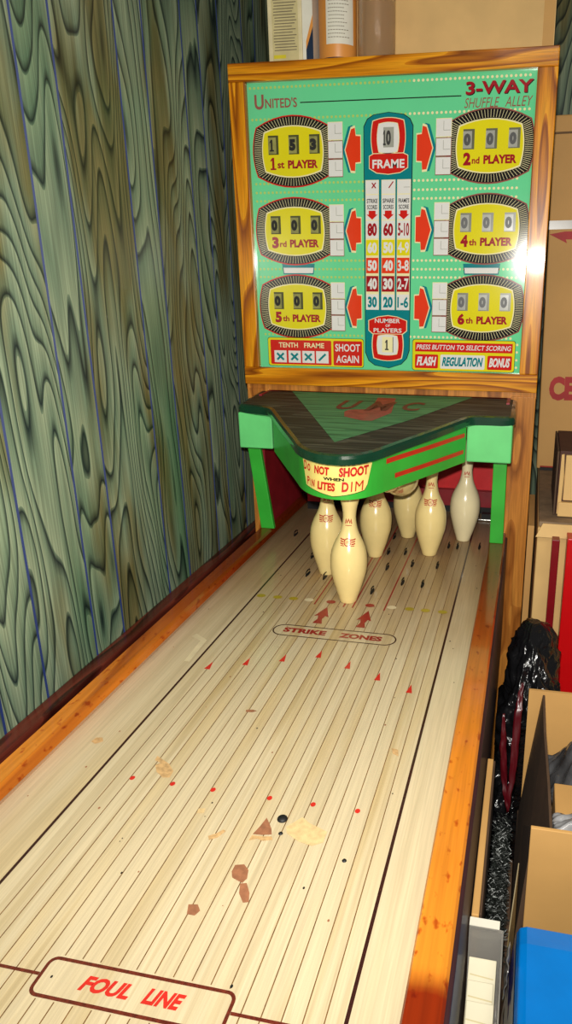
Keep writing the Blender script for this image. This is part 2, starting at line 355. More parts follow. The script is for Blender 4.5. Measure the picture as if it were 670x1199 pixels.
# strike zones marking
mb = MB(); stroke_lane(mb, rr(-0.109, 0.130, -0.571, -0.529, 0.0208, 8), 0.0026, line_dk, .0006, True)
put_text(mb, 'STRIKE', -0.089, -0.005, -0.558, -0.540, F2, lane_dred, 0.05); put_text(mb, 'ZONES', 0.022, 0.104, -0.559, -0.541, F2, lane_dred, 0.05)
for cx in (-0.034, 0.053):
    mb.poly([F2(cx+a, b) for a, b in ((0, -0.437), (0.015, -0.482), (0.0075, -0.478), (0.0045, -0.492), (0.0095, -0.512), (-0.0095, -0.512), (-0.0045, -0.492), (-0.0075, -0.478), (-0.015, -0.482))], lane_dred)
sub('strike_zones_marking', mb, pf)
mb = MB()
for x, y1 in ((-0.064, 0.1), (-0.002, 0.1), (0.017, 0.1), (0.083, 0.1)): mb.poly([(x-.0016, -0.43, .0006), (x+.0016, -0.43, .0006), (x+.0016, y1, .0006), (x-.0016, y1, .0006)], lane_dred)
sub('red_guide_lines', mb, pf)
def disc(mb, x, y, rx, ry, m, z=.0006, n=16): mb.poly([(x+rx*math.cos(2*PI*i/n), y+ry*math.sin(2*PI*i/n), z) for i in range(n)], m)
for x, m_ in ((-0.187, lane_yel), (-0.150, lane_yel), (-0.115, lane_yel), (-0.081, lane_wht), (-0.033, lane_dred), (0.050, lane_dred), (0.096, lane_wht), (0.133, lane_yel), (0.166, lane_yel), (0.201, lane_yel)):
    mb = MB(); disc(mb, x, -0.412, .0098, .008, m_); sub('target_spot', mb, pf)
for x, y in ((-0.171, -0.691), (-0.112, -0.665), (-0.053, -0.640), (0.006, -0.614), (0.066, -0.640), (0.125, -0.667), (0.184, -0.694)):
    mb = MB(); mb.poly([F2(x, y), F2(x-.0052, y-.026), F2(x+.0052, y-.026)], lane_red); sub('aiming_arrow', mb, pf)
for x in (-0.148, -0.089, -0.031, 0.048, 0.107, 0.166):
    mb = MB(); disc(mb, x, -1.003, .0034, .0042, lane_red); sub('aiming_dot', mb, pf)
# worn chips in the lane finish
def blob(pts, m, name='worn_chip', z=.0008):
    mb = MB(); mb.poly([(a, b, z) for a, b in pts], m); return sub(name, mb, pf)
tan = plain('chip_tan', (196, 158, 108), 0.6, var=0.25, scale=160); brn = plain('chip_brown', (150, 98, 68), 0.6, var=0.2, scale=120); ltan = plain('chip_pale', (214, 184, 132), 0.6, var=0.15, scale=120)
blob([(-.138, -.953), (-.128, -.958), (-.113, -.966), (-.100, -.979), (-.099, -.992), (-.108, -.994), (-.122, -.985), (-.131, -.972), (-.126, -.966), (-.137, -.962)], tan)
blob([(.057, -1.038), (.064, -1.047), (.070, -1.056), (.073, -1.064), (.062, -1.067), (.050, -1.068), (.054, -1.054)], brn)
blob([(.050, -1.070), (.062, -1.0695), (.074, -1.067), (.077, -1.072), (.066, -1.076), (.058, -1.074), (.049, -1.079)], tan)
blob([(.101, -1.028), (.112, -1.036), (.128, -1.042), (.138, -1.046), (.138, -1.064), (.126, -1.072), (.108, -1.068), (.090, -1.058), (.086, -1.048)], ltan)
blob([(.048, -1.118), (.058, -1.115), (.066, -1.122), (.069, -1.134), (.066, -1.141), (.052, -1.136), (.048, -1.128)], brn)
blob([(.064, -1.142), (.071, -1.140), (.079, -1.152), (.083, -1.164), (.077, -1.166), (.068, -1.155)], brn)
blob([(.020, -1.180), (.030, -1.178), (.036, -1.185), (.033, -1.192), (.024, -1.192)], brn)
blob([(-.002, -1.082), (.006, -1.076), (.012, -1.068), (.016, -1.070), (.010, -1.082), (.002, -1.088)], tan)
blob([(-.247, -.932), (-.238, -.930), (-.232, -.938), (-.240, -.946), (-.249, -.942)], tan)
blob([(.184, -.868), (.194, -.870), (.197, -.884), (.188, -.880)], tan)
blob([(-.058, -.820), (-.048, -.817), (-.040, -.819), (-.046, -.824), (-.056, -.825)], brn)
blob([(-.034, -1.040), (-.026, -1.038), (-.024, -1.046), (-.033, -1.048)], ltan)
blob([(-.245, -.60), (-.215, -.62), (-.212, -.70), (-.222, -.70), (-.226, -.625), (-.25, -.612)], lane_wht)
r_ = random.Random(5); spk = MB()
for _ in range(60):
    x, y, s = r_.uniform(-.27, .26), r_.uniform(-1.33, -.1), r_.uniform(.0006, .0016); disc(spk, x, y, s, s*1.4, black if r_.random() < .6 else brn, .0009, 6)
tag(sub('dirt_specks', spk, pf), kind='stuff')
mb = MB(); mb.lathe([(0, 0.004), (.004, .0038), (.0062, .0022), (.0068, .0008), (.0068, .0004)], black, 14, (.077, -1.036, 0)); sub('black_plug', mb, pf)
mb = MB(); mb.lathe([(0, 0.002), (.0022, .0016), (.003, .0004)], black, 8, (.083, -1.060, 0)); sub('black_plug', mb, pf)
mb = MB(); mb.lathe([(0, 0.002), (.0022, .0016), (.003, .0004)], black, 8, (.170, -1.086, 0)); sub('black_plug', mb, pf)
# pin trip wires standing out of the lane
for x, y in ((-.234, -.032), (-.145, -.173), (-.124, -.280), (-.081, -.289), (.040, -.343), (.030, -.111), (.046, -.207), (.071, -.103), (.096, -.284), (.024, -.001), (.100, -.176), (.141, -.288), (.159, -.174), (.170, -.038), (.192, -.038), (.246, -.029), (-.19, -.02), (-.02, -.2)):
    mb = MB(); disc(mb, x, y, .0035, .017, black, .0009, 12)
    mb.tube([(x, y-.014, 0), (x, y-.014, .006), (x, y-.010, .011), (x+.001, y, .012), (x+.001, y+.010, .009), (x, y+.013, 0)], .0013, wire_m); sub('trip_wire', mb, pf)

# --- rails
mb = MB(); prof = [(.2695, -.02), (.2715, .030), (.2735, .033), (.306, .033), (.309, .030), (.309, -.02)]
mb.prism([(x, YF, z) for x, z in prof], [(x, 0, z) for x, z in prof], rail_wood); part('side_rail', mb)
mb = MB(); prof = [(-.3105, -.02), (-.3105, .030), (-.3085, .033), (-.283, .033), (-.276, .030), (-.2715, .021), (-.287, .0), (-.289, -.02)]
mb.prism([(x, YF, z) for x, z in prof], [(x, .25, z) for x, z in prof], rail_wood); part('side_rail', mb)
mb = MB(); mb.box(.3055, .3135, YF, 0.0, -.30, .022, darkred); part('side_molding', mb, bevel=.002)

# --- rear housing: pillars, alcove, backbox
PT = empty  # alias unused
for nm, x0, x1 in (('rear_pillar', .3015, .3595), ('rear_pillar', -.3595, -.3015)):
    mb = MB(); mb.box(x0, x1, 0.0, .30, -H, .376, pillar_wood); part(nm, mb, bevel=.002)
mb = MB(); mb.box(-.36, .36, 0.002, .30, .372, .386, pillar_wood); part('cross_rail', mb)
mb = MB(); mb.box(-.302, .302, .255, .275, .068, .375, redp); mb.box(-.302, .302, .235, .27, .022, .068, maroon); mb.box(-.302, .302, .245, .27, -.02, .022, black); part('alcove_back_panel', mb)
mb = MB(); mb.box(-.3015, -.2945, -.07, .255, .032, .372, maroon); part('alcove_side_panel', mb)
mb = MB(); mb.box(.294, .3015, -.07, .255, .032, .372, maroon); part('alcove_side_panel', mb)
mb = MB(); mb.box(-.27, -.225, .19, .21, .0, .07, redp); mb.box(-.27, -.205, .188, .192, .0, .022, black); part('ball_stop_bracket', mb)
mb = MB(); mb.box(.235, .262, .18, .20, -.0, .02, black); mb.tube([(.20, .178, .004), (.264, .178, .004)], .003, silver); part('ball_stop_bracket', mb)
mb = MB(); mb.box(-.355, .355, .02, .30, .386, 1.086, pillar_wood); part('backbox_body', mb, bevel=.002)
gx0, gx1, gz0, gz1 = -.3215, .3178, .4295, 1.0547
fx0, fx1, fz0, fz1 = -.360, .360, .3876, 1.0918
def bar(q0, q1, name='backbox_frame'):
    pass
mb = MB()
def member(P, m):
    """P: 4 front corners (x,z) outer a,b inner c,d"""
    fr_ = [(x, -.010, z) for x, z in P]; bk = [(x, .022, z) for x, z in P]; mb.prism(fr_, bk, m)
for P4, m4_ in (([(fx0, gz1), (fx1, gz1), (fx1, fz1), (fx0, fz1)], oak_h), ([(fx0, fz0), (fx1, fz0), (fx1, gz0), (fx0, gz0)], oak_h),
                ([(fx0, gz0), (gx0, gz0), (gx0, gz1), (fx0, gz1)], oak), ([(gx1, gz0), (fx1, gz0), (fx1, gz1), (gx1, gz1)], oak)):
    mb = MB(); member(P4, m4_); part('frame_board', mb, bevel=.0018)

# --- backglass
GY = 0.004
def G(k): return lambda x, z: (x, GY-0.0004*k, z)
def fp(mb, pts, k, m): mb.poly([G(k)(x, z) for x, z in pts], m)
def rect(x0, x1, z0, z1): return [(x0, z0), (x1, z0), (x1, z1), (x0, z1)]
mb = MB(); mb.box(gx0, gx1, GY, GY+.006, gz0, gz1, g_green)
def dots(z, x0, x1, m=None):
    n = int((x1-x0)/.0098)
    for i in range(n): x = x0+.0098*i; fp(mb, [(x+.0029*math.cos(PI*j/4), z+.0029*math.sin(PI*j/4)) for j in range(8)], 1, m or (g_crm if x > .05 else g_dot))
g_dot = plain('glass_dull_yellow', (178, 206, 108), 0.09, 1, var=0.04)
for z, a, b in ((1.044, -.314, .316), (.981, -.312, .316), (.848, -.31, .30), (.829, -.31, .30), (.811, -.31, .30), (.680, -.31, .31), (.661, -.31, .31), (.643, -.31, .31), (.509, -.305, .31)): dots(z, a, b)
for z, a, b in ((.495, .309, .316), (.478, .309, .316), (.46, .309, .316), (.443, .309, .316)): dots(z, a, .3198)
put_text(mb, 'U', -.305, -.283, 1.001, 1.031, G(1), g_pnk, .03); put_text(mb, "NITED'S", -.280, -.205, 1.003, 1.023, G(1), g_pnk, .02)
stroke(mb, [(-.198, 1.012), (.161, 1.011)], .0022, G(1), g_blk)
put_text(mb, '3-WAY', .1715, .3135, 1.0105, 1.0355, G(1), g_blk, .03); put_text(mb, '3-WAY', .170, .312, 1.012, 1.037, G(2), g_dred, .03)
put_text(mb, 'SHUFFLE', .168, .242, .987, 1.006, G(1), g_pnk, .0, .25); put_text(mb, 'ALLEY', .254, .312, .987, 1.006, G(1), g_pnk, .0, .25)
for x0, x1, s in ((-.255, -.174, 0), (.177, .261, 0)):
    fp(mb, [(x0, .673), (x1, .673), (x1-.003, .649), (x0+.003, .649)], 1, g_teal); fp(mb, [(x0+.003, .664), (x1-.003, .664), (x1-.005, .652), (x0+.005, .652)], 2, g_wht)
bg = part('backglass', mb)
badges = [(-.2185, .9135, '1', 'st', '153'), (.2255, .9125, '2', 'nd', '000'), (-.2205, .7445, '3', 'rd', '000'), (.2255, .7455, '4', 'th', '000'), (-.2205, .5745, '5', 'th', '000'), (.2245, .5755, '6', 'th', '000')]
for cx, cz, num_, suf, dg in badges:
    mb = MB()
    fp(mb, barrel(cx, cz, .0865, .0515, .0095, .0235), 2, g_red if cx < 0 else g_pnk)
    out = barrel(cx, cz, .0845, .0495, .0095, .0225, 24); fp(mb, out, 3, g_blk)
    inn = barrel(cx, cz, .0665, .0405, .0060, .0125, 24)
    for i in range(0, len(out)):
        a, b = Vector(inn[i]), Vector(out[i]); a2, b2 = a.lerp(b, .12), a.lerp(b, .93); d = (b-a).normalized(); n_ = Vector((-d.y, d.x))*.00042
        mb.poly([G(4)(*(a2-n_)), G(4)(*(a2+n_)), G(4)(*(b2+n_)), G(4)(*(b2-n_))], g_crm)
    fp(mb, barrel(cx, cz, .0675, .0415, .0060, .0125), 5, g_crm); fp(mb, barrel(cx, cz, .0650, .0390, .0060, .0125), 6, g_yel)
    tz0, tz1 = cz-.036, cz-.0175
    put_text(mb, num_, cx-.056+(.002 if num_ == '1' else 0), cx-.0395-(.001 if num_ == '1' else 0), tz0-.001, tz1+.006, G(7), g_dred, .03 if num_ == '1' else .06)
    put_text(mb, suf, cx-.037, cx-.0205, tz0+.002, tz1-.003, G(7), g_dred, .03)
    put_text(mb, 'PLAYER', cx-.012, cx+.059, tz0+.001, tz1, G(7), g_dred, .05)
    bo = sub('player_score_badge', mb, bg)
    for i, d_ in enumerate(dg):
        mb = MB(); x0 = cx-.0575+.0487*i; z0 = cz-.0055
        fp(mb, rect(x0, x0+.0245, z0, z0+.0395), 7, reel2); fp(mb, rect(x0, x0+.019, z0+.002, z0+.0355), 8, reel if cx < 0 else g_gry)
        put_text(mb, d_, x0+.0015 if d_ != '1' else x0+.0035, x0+.0165 if d_ != '1' else x0+.0135, z0+.007, z0+.031, G(9), digit, .08 if d_ != '1' else .03); sub('score_reel', mb, bg)
    lx = -.134 if cx < 0 else .1095
    for k in range(3):
        mb = MB(); z0 = cz+.0215-.0375*k
        fp(mb, rect(lx-.001, lx+.0335, z0-.0015, z0+.0355), 8, g_pnk if k else g_crm); fp(mb, rect(lx, lx+.0325, z0, z0+.034), 9, g_wht)
        stroke(mb, [(lx+.016, z0+.030), (lx+.016, z0+.012), (lx+.031, z0+.012)], .001, G(10), g_gry); sub('score_lamp', mb, bg)
    A = [(-.096, .0), (-.082, .043), (-.073, .046), (-.071, .029), (-.060, .028), (-.060, -.026), (-.072, -.027), (-.073, -.045), (-.083, -.044)]
    if cx > 0: A = [(.006-x, z) for x, z in A][::-1]
    cc = Vector((sum(p[0] for p in A)/9, 0)); mb = MB()
    sc_ = lambda s, dx, dz=0: [(cc.x+(x-cc.x)*s+dx, cz+z*s+dz) for x, z in A]
    fp(mb, sc_(1.06, -.006 if cx < 0 else .006, .001), 2, g_teal); fp(mb, sc_(1.06, 0), 3, g_crm); fp(mb, sc_(.96, 0), 4, g_org); sub('player_arrow', mb, bg)
# centre scoring column
mb = MB(); O = [(-.052, .958), (-.044, .973), (-.030, .981), (.003, .985), (.036, .980), (.050, .971), (.057, .957), (.056, .85), (.055, .478), (.049, .459), (.036, .445), (.006, .435), (-.028, .441), (-.043, .452), (-.051, .472)][::-1]
cxm = .003
fp(mb, [(cxm+(x-cxm)*1.03, z+(.0012 if z > .7 else -.0012)) for x, z in O], 2, g_blk); fp(mb, O, 3, g_teal)
fp(mb, barrel(.0025, .936, .0355, .034, .004, .006), 4, g_crm); fp(mb, barrel(.0025, .936, .034, .0325, .004, .006), 5, g_red)
fp(mb, [(-.041, .900), (-.031, .905), (.037, .905), (.048, .900), (.048, .874), (.030, .864), (.003, .861), (-.024, .864), (-.041, .874)][::-1], 6, g_crm)
fp(mb, [(-.0395, .899), (-.030, .9035), (.036, .9035), (.0465, .899), (.0465, .875), (.030, .8655), (.003, .8625), (-.023, .8655), (-.0395, .875)][::-1], 7, g_red)
fp(mb, barrel(.0025, .935, .0215, .0285, .004, .003), 6, g_crm); fp(mb, barrel(.0025, .935, .0203, .0273, .004, .003), 8, g_wht)
fp(mb, rect(-.008, .0155, .916, .956), 9, g_gry)
put_text(mb, '1', -.0085, -.0025, .920, .950, G(10), digit, .02); put_text(mb, '0', -.0020, .0090, .920, .950, G(10), digit, .05); put_text(mb, 'FRAME', -.033, .040, .874, .892, G(9), g_wht, .03)
sub('frame_counter', mb, bg, 'red and white frame number emblem')
mb = MB(); cols = [(-.0485, -.0195), (-.0115, .0185), (.0245, .0535)]
rows = [(.766, .728, g_wht, g_dred, ('80', '60', '5-10')), (.725, .691, g_yel, g_wht, ('60', '50', '4-9')), (.686, .652, g_org, g_wht, ('50', '40', '3-8')), (.646, .611, g_dred, g_wht, ('40', '30', '2-7')), (.605, .570, g_wht, g_teal, ('30', '20', '1-6'))]
for j, (a, b) in enumerate(cols):
    fp(mb, rect(a-.001, b+.001, .570, .851), 4, g_crm)
    fp(mb, rect(a, b, .822, .850), 5, g_wht); fp(mb, rect(a, b, .768, .820), 5, g_wht)
    s1, s2 = (('STRIKE', 'SCORES'), ('SPARE', 'SCORES'), ("FRAME'S", 'SCORE'))[j]
    put_text(mb, s1, a+.002, b-.002, .803, .812, G(6), g_blk, .02); put_text(mb, s2, a+.003, b-.003, .790, .799, G(6), g_blk, .02)
    m_ = (a+b)/2; fp(mb, [(m_-.008, .787), (m_-.008, .779), (m_-.013, .779), (m_, .768), (m_+.013, .779), (m_+.008, .779), (m_+.008, .787)][::-1], 6, g_red)
    if j == 0: stroke(mb, [(a+.014, .845), (a+.023, .834)], .0025, G(6), g_dred); stroke(mb, [(a+.023, .845), (a+.014, .834)], .0025, G(7), g_dred)
    if j == 1: stroke(mb, [(a+.016, .834), (a+.026, .847)], .0025, G(6), g_dred)
    if j == 2: stroke(mb, [(a+.014, .835), (a+.028, .835)], .0010, G(6), g_gry)
    for (t, b_, cm, tm, st) in rows:
        fp(mb, rect(a, b, b_, t), 6, cm); n_ = len(st[j]); pad = .0035 if n_ == 2 else .0015
        put_text(mb, st[j], a+pad, b-pad, b_+.005, t-.005, G(7), tm, .05 if n_ == 2 else .03)
sub('scoring_table', mb, bg)
mb = MB(); fp(mb, barrel(.003, .489, .035, .032, .004, .006), 4, g_crm); fp(mb, barrel(.003, .489, .033, .0305, .004, .006), 5, g_red)
B = [(-.044, .546), (-.020, .555), (.004, .558), (.026, .555), (.050, .546), (.050, .522), (.040, .514), (-.034, .514), (-.044, .522)][::-1]
fp(mb, B, 6, g_crm); fp(mb, [(.003+(x-.003)*.96, .534+(z-.534)*.93) for x, z in B], 7, g_red)
fp(mb, barrel(.003, .489, .0235, .0215, .003, .003), 8, g_crm); fp(mb, barrel(.003, .489, .0222, .0203, .003, .003), 9, g_wht)
put_text(mb, 'NUMBER', -.028, .033, .540, .550, G(8), g_wht, .02); put_text(mb, 'OF', -.002, .009, .531, .537, G(8), g_wht, .02); put_text(mb, 'PLAYERS', -.031, .037, .518, .528, G(8), g_wht, .02)
fp(mb, rect(-.010, .0165, .472, .508), 10, g_crm); put_text(mb, '1', -.003, .006, .477, .501, G(11), digit, .02); stroke(mb, [(.0165, .508), (.0165, .472)], .0015, G(11), digit)
sub('player_count_counter', mb, bg, 'red and white number of players emblem')
mb = MB(); fp(mb, rr(-.300, -.056, .433, .502, .006), 2, g_blk); fp(mb, rr(-.299, -.057, .434, .501, .006), 3, g_yel); fp(mb, rr(-.293, -.137, .437, .496, .003), 4, g_red); fp(mb, rr(-.132, -.060, .437, .496, .003), 4, g_red)
put_text(mb, 'TENTH', -.271, -.222, .478, .490, G(5), g_crm, .02); put_text(mb, 'FRAME', -.206, -.155, .478, .490, G(5), g_crm, .02)
put_text(mb, 'SHOOT', -.127, -.065, .471, .489, G(5), g_wht, .02); put_text(mb, 'AGAIN', -.125, -.068, .444, .462, G(5), g_wht, .02)
for i, x in enumerate((-.2835, -.247, -.2115, -.176)):
    fp(mb, rect(x, x+.0315, .4415, .4705), 5, g_wht); fp(mb, rect(x+.001, x+.0305, .4425, .4695), 6, g_wht)
    stroke(mb, [(x+.007, .448), (x+.0245, .464)], .0052, G(7), g_teal)
    if i < 3: stroke(mb, [(x+.0245, .448), (x+.007, .464)], .0052, G(8), g_teal)
sub('tenth_frame_panel', mb, bg)
mb = MB(); fp(mb, rr(.0630, .3055, .431, .504, .006), 2, g_blk); fp(mb, rr(.064, .3045, .432, .503, .006), 3, g_yel); fp(mb, rect(.070, .299, .4755, .497), 4, g_red)
put_text(mb, 'Press Button to Select Scoring'.upper(), .073, .296, .4805, .492, G(5), g_wht, .015, .2)
for x0, x1, s, cm, tm in ((.070, .1255, 'FLASH', g_red, g_wht), (.131, .236, 'REGULATION', g_wht, g_teal), (.242, .299, 'BONUS', g_red, g_wht)):
    fp(mb, rr(x0, x1, .4365, .469, .003), 4, cm); put_text(mb, s, x0+.004, x1-.004, .4425, .464, G(5), tm, .045, .25)
sub('scoring_mode_panel', mb, bg)

# --- hood
def hz(y): return .373+.068*y
outl = [(-.322, -.005), (-.322, -.165), (-.245, -.178), (-.232, -.190), (-.16, -.317), (-.105, -.412), (-.085, -.450), (-.058, -.482), (-.025, -.503), (.013, -.510), (.045, -.500), (.075, -.470), (.112, -.400), (.152, -.330), (.222, -.196), (.232, -.189), (.318, -.189), (.318, -.005)]
def smooth_loop(P, it=2):
    keep = {0, 1, len(P)-2, len(P)-1}
    for _ in range(it):
        o = []; n = len(P)
        for i in range(n):
            a, b = Vector(P[i]), Vector(P[(i+1) % n])
            if (b-a).length > .09: o += [tuple(a.lerp(b, .04)), tuple(a.lerp(b, .96))]
            elif (b-a).length > .03: o += [tuple(a.lerp(b, .2)), tuple(a.lerp(b, .8))]
            else: o += [tuple(a.lerp(b, .25)), tuple(a.lerp(b, .75))]
        P = o
    return P
OL = smooth_loop(outl, 2)
def inset(P, d):
    n = len(P); o = []
    for i in range(n):
        a, b, c = Vector(P[i-1]), Vector(P[i]), Vector(P[(i+1) % n]); t = (c-a).normalized(); o.append(tuple(b+Vector((t.y, -t.x))*(-d)))
    return o
area = sum(OL[i-1][0]*OL[i][1]-OL[i][0]*OL[i-1][1] for i in range(len(OL)))
sg = 1 if area > 0 else -1
L0 = [(x, y, hz(y)) for x, y in inset(OL, sg*.010)]; L1 = [(x, y, hz(y)-.002) for x, y in inset(OL, sg*.003)]; L2 = [(x, y, hz(y)-.007) for x, y in OL]; L3 = [(x, y, hz(y)-.018) for x, y in OL]; L4 = [(x, y, hz(y)-.022) for x, y in inset(OL, sg*.005)]
mb = MB(); mb.poly(L0, htop)
for a, b in ((L0, L1), (L1, L2), (L2, L3), (L3, L4)): mb.prism(a, b, dgreen, True, False)
mb.poly(L4, dgreen)
hood = part('hood_lid', mb)
mb = MB(); T = [(-.235, -.014), (-.015, -.426), (.10, -.241), (.212, -.014)]
mb.poly([(x, y, hz(y)+.0005) for x, y in T], hmid)
HZ = lambda k: (lambda x, y: (x, y, hz(y)+k))
mb.poly([HZ(.0009)(x, y) for x, y in [(.0, -.262), (.022, -.262), (.036, -.225), (.05, -.19), (.042, -.12), (.034, -.05), (-.01, -.05), (-.006, -.10), (-.012, -.165), (-.05, -.175), (-.055, -.195), (-.045, -.235)]], hlogo)
hl2 = plain('hood_logo_letter', (92, 22, 24), 0.45, 0.1, var=0.3, scale=60)
put_text(mb, 'U', -.085, -.035, -.175, -.09, HZ(.0013), hl2, .03, .2); put_text(mb, 'M', -.015, .045, -.175, -.09, HZ(.0013), hl2, .03, .2); put_text(mb, 'C', .065, .112, -.165, -.085, HZ(.0013), hl2, .03, .2)
sub('hood_top_emblem', mb, hood, 'worn green triangle with faded red emblem')
# fascia under the lid
FL = [(-.318, -.020), (-.318, -.158), (-.250, -.166), (-.228, -.186)]+[p for p in outl[4:14]]+[(.226, -.190), (.236, -.184), (.3145, -.184), (.3145, -.020)]
FL = [(x, y) for x, y in inset(outl, sg*.007)]
def drop(x, y): return .100 - .014*max(0, min(1, (-y-.2)/.3))
def fascia(P, m, th=.008, off=0.0, z0=.017, dr=None):
    mb = MB(); n = len(P); I = []
    for i in range(n):
        a = Vector(P[max(0, i-1)]); c = Vector(P[min(n-1, i+1)]); t = (c-a).normalized(); I.append(Vector(P[i])+Vector((-t.y, t.x))*th)
    vs = []
    for (x, y), q in zip(P, I):
        d = dr if dr is not None else drop(x, y)
        vs += [(x, y, hz(y)-z0), (x, y, hz(y)-d), (q.x, q.y, hz(y)-d), (q.x, q.y, hz(y)-z0)]
    fs = []
    for i in range(n-1):
        for k in range(4): fs.append((4*i+k, 4*i+(k+1) % 4, 4*(i+1)+(k+1) % 4, 4*(i+1)+k))
    fs += [(3, 2, 1, 0), tuple(4*(n-1)+k for k in range(4))]
    mb.faces(vs, fs, m, False); return mb
def resample(P, n):
    P = [Vector(p) for p in P]; d = [0]
    for a, b in zip(P, P[1:]): d.append(d[-1]+(b-a).length)
    o = []
    for i in range(n):
        t = d[-1]*i/(n-1); k = max(j for j in range(len(d)-1) if d[j] <= t+1e-9); o.append(tuple(P[k].lerp(P[k+1], (t-d[k])/(d[k+1]-d[k]))))
    return o
def chaikin(P, it=2):
    for _ in range(it):
        o = [P[0]]
        for a, b in zip(P, P[1:]): a, b = Vector(a), Vector(b); o += [tuple(a.lerp(b, .25)), tuple(a.lerp(b, .75))]
        P = o+[P[-1]]
    return P
nose = chaikin([(x, y) for x, y in FL[3:15]], 2)
# bottom of the curved skirt follows the photo: lower towards the nose, rising to the right
fa = part('hood_fascia', fascia(nose, bgreen))
left_blk = [(x, y) for x, y in FL[1:4]]; right_blk = [(x, y) for x, y in FL[14:17]]
def blk(x0, x1, y, name='corner_block'):
    mb = MB(); z1 = hz(y)-.017; z0 = z1-.084; mb.box(x0, x1, y, y+.05, z0, z1, lgreen); return part(name, mb, bevel=.003)
blk(-.318, -.236, -.168); blk(.217, .3145, -.188)
mb = MB(); mb.box(-.318, -.308, -.12, -.02, .262, .352, bgreen); part('side_fascia', mb); mb = MB(); mb.box(.3045, .3145, -.14, -.02, .262, .352, bgreen); part('side_fascia', mb)
# leaning and upright posts
def post(a, b):
    mb = MB(); th = .012
    (xa0, xa1, ya, za), (xb0, xb1, yb, zb) = a, b
    mb.prism([(xb0, yb, zb), (xb1, yb, zb), (xb1, yb+th, zb), (xb0, yb+th, zb)], [(xa0, ya, za), (xa1, ya, za), (xa1, ya+th, za), (xa0, ya+th, za)], bgreen); return part('hood_post', mb, bevel=.0015)
post((-.322, -.290, -.115, .262), (-.307, -.272, -.09, .033)); post((.2735, .3045, -.110, .262), (.2725, .3045, -.08, .033))
# stripes and decal on the fascia, wrapped around its surface
dists = [0]
for a, b in zip(nose, nose[1:]): dists.append(dists[-1]+(Vector(b)-Vector(a)).length)
def on_fascia(s, drop_, off=.0012):
    s = max(0, min(dists[-1]-1e-6, s)); k = max(j for j in range(len(dists)-1) if dists[j] <= s)
    a, b = Vector(nose[k]), Vector(nose[k+1]); p = a.lerp(b, (s-dists[k])/(dists[k+1]-dists[k])); t = (b-a).normalized(); p = p-Vector((-t.y, t.x))*off
    return (p.x, p.y, hz(p.y)-drop_)
def s_at(x, y): return min(range(len(nose)), key=lambda i: (Vector(nose[i])-Vector((x, y))).length)
TOT = dists[-1]
def wrap_grid(mb, s0, s1, top, bot, m, n=24, off=.0012):
    vs = []; 
    for i in range(n+1):
        t = i/n; s = s0+(s1-s0)*t; vs += [on_fascia(s, top(t), off), on_fascia(s, bot(t), off)]
    mb.faces(vs, [(2*i, 2*i+1, 2*i+3, 2*i+2) for i in range(n)], m, False)
def wrap_text(mb, st, s0, s1, d0, d1, m, bold, shear, off=.0048):
    if st != 'M': bold += .015
    v, f = glyphs(st, bold, shear); mb.faces([on_fascia(s0+a*(s1-s0), d1+(d0-d1)*b, off) for a, b in v], f, m)

mb = MB()
def decal(mb, m, k, g):   # shield: straight top and sides, pointed bottom
    n = 24; vs = []
    for i in range(n+1):
        t = i/n; s = .318-g+(.160+2*g)*t; sc_ = s
        top = .0175-g*.7; b0 = .068+.011*(1-abs(2*t-1))+g
        if t < .08: b0 = top+(b0-top)*(t/.08)
        if t > .90: b0 = top+(b0-top)*((1-t)/.10)
        vs += [on_fascia(sc_, top, k), on_fascia(sc_, b0, k)]
    mb.faces(vs, [(2*i, 2*i+1, 2*i+3, 2*i+2) for i in range(n)], m)
decal(mb, g_blk, .0012, .0012); decal(mb, decal_c, .0018, 0)
for st, s0, s1, d0, d1, b_, sh in (('D', .3295, .3395, .0210, .0385, .01, .1), ('O', .3420, .3505, .0245, .039, .03, .1), ('NOT', .361, .394, .0235, .0395, .03, .1), ('SHOOT', .411, .466, .0225, .0405, .03, .1)): wrap_text(mb, st, s0, s1, d0, d1, decal_r, b_, sh)
wrap_text(mb, 'WHEN', .381, .420, .0425, .0485, g_blk, .03, 0)
for st, s0, s1, d0, d1, b_, sh in (('P', .3395, .3475, .0495, .0655, .01, .1), ('I', .3492, .3512, .0525, .066, .0, .1), ('N', .3530, .3615, .0525, .0665, .02, .1), ('LITES', .368, .404, .0525, .0685, .03, .1), ('D', .415, .4275, .0500, .069, .03, .1), ('I', .4305, .4345, .0500, .069, .0, .1), ('M', .438, .455, .0500, .069, .0, .1)): wrap_text(mb, st, s0, s1, d0, d1, decal_r, b_, sh)
o = sub('warning_decal', mb, fa, 'cream shield decal with red lettering')
for a0, a1, b0, b1, s0, s1 in ((.025, .035, .034, .043, .516, .781), (.060, .0695, .070, .079, .542, .778)):
    mb = MB(); wrap_grid(mb, s0, s1, lambda t: a0+(b0-a0)*t, lambda t: a1+(b1-a1)*t, stripe); sub('red_stripe', mb, fa)

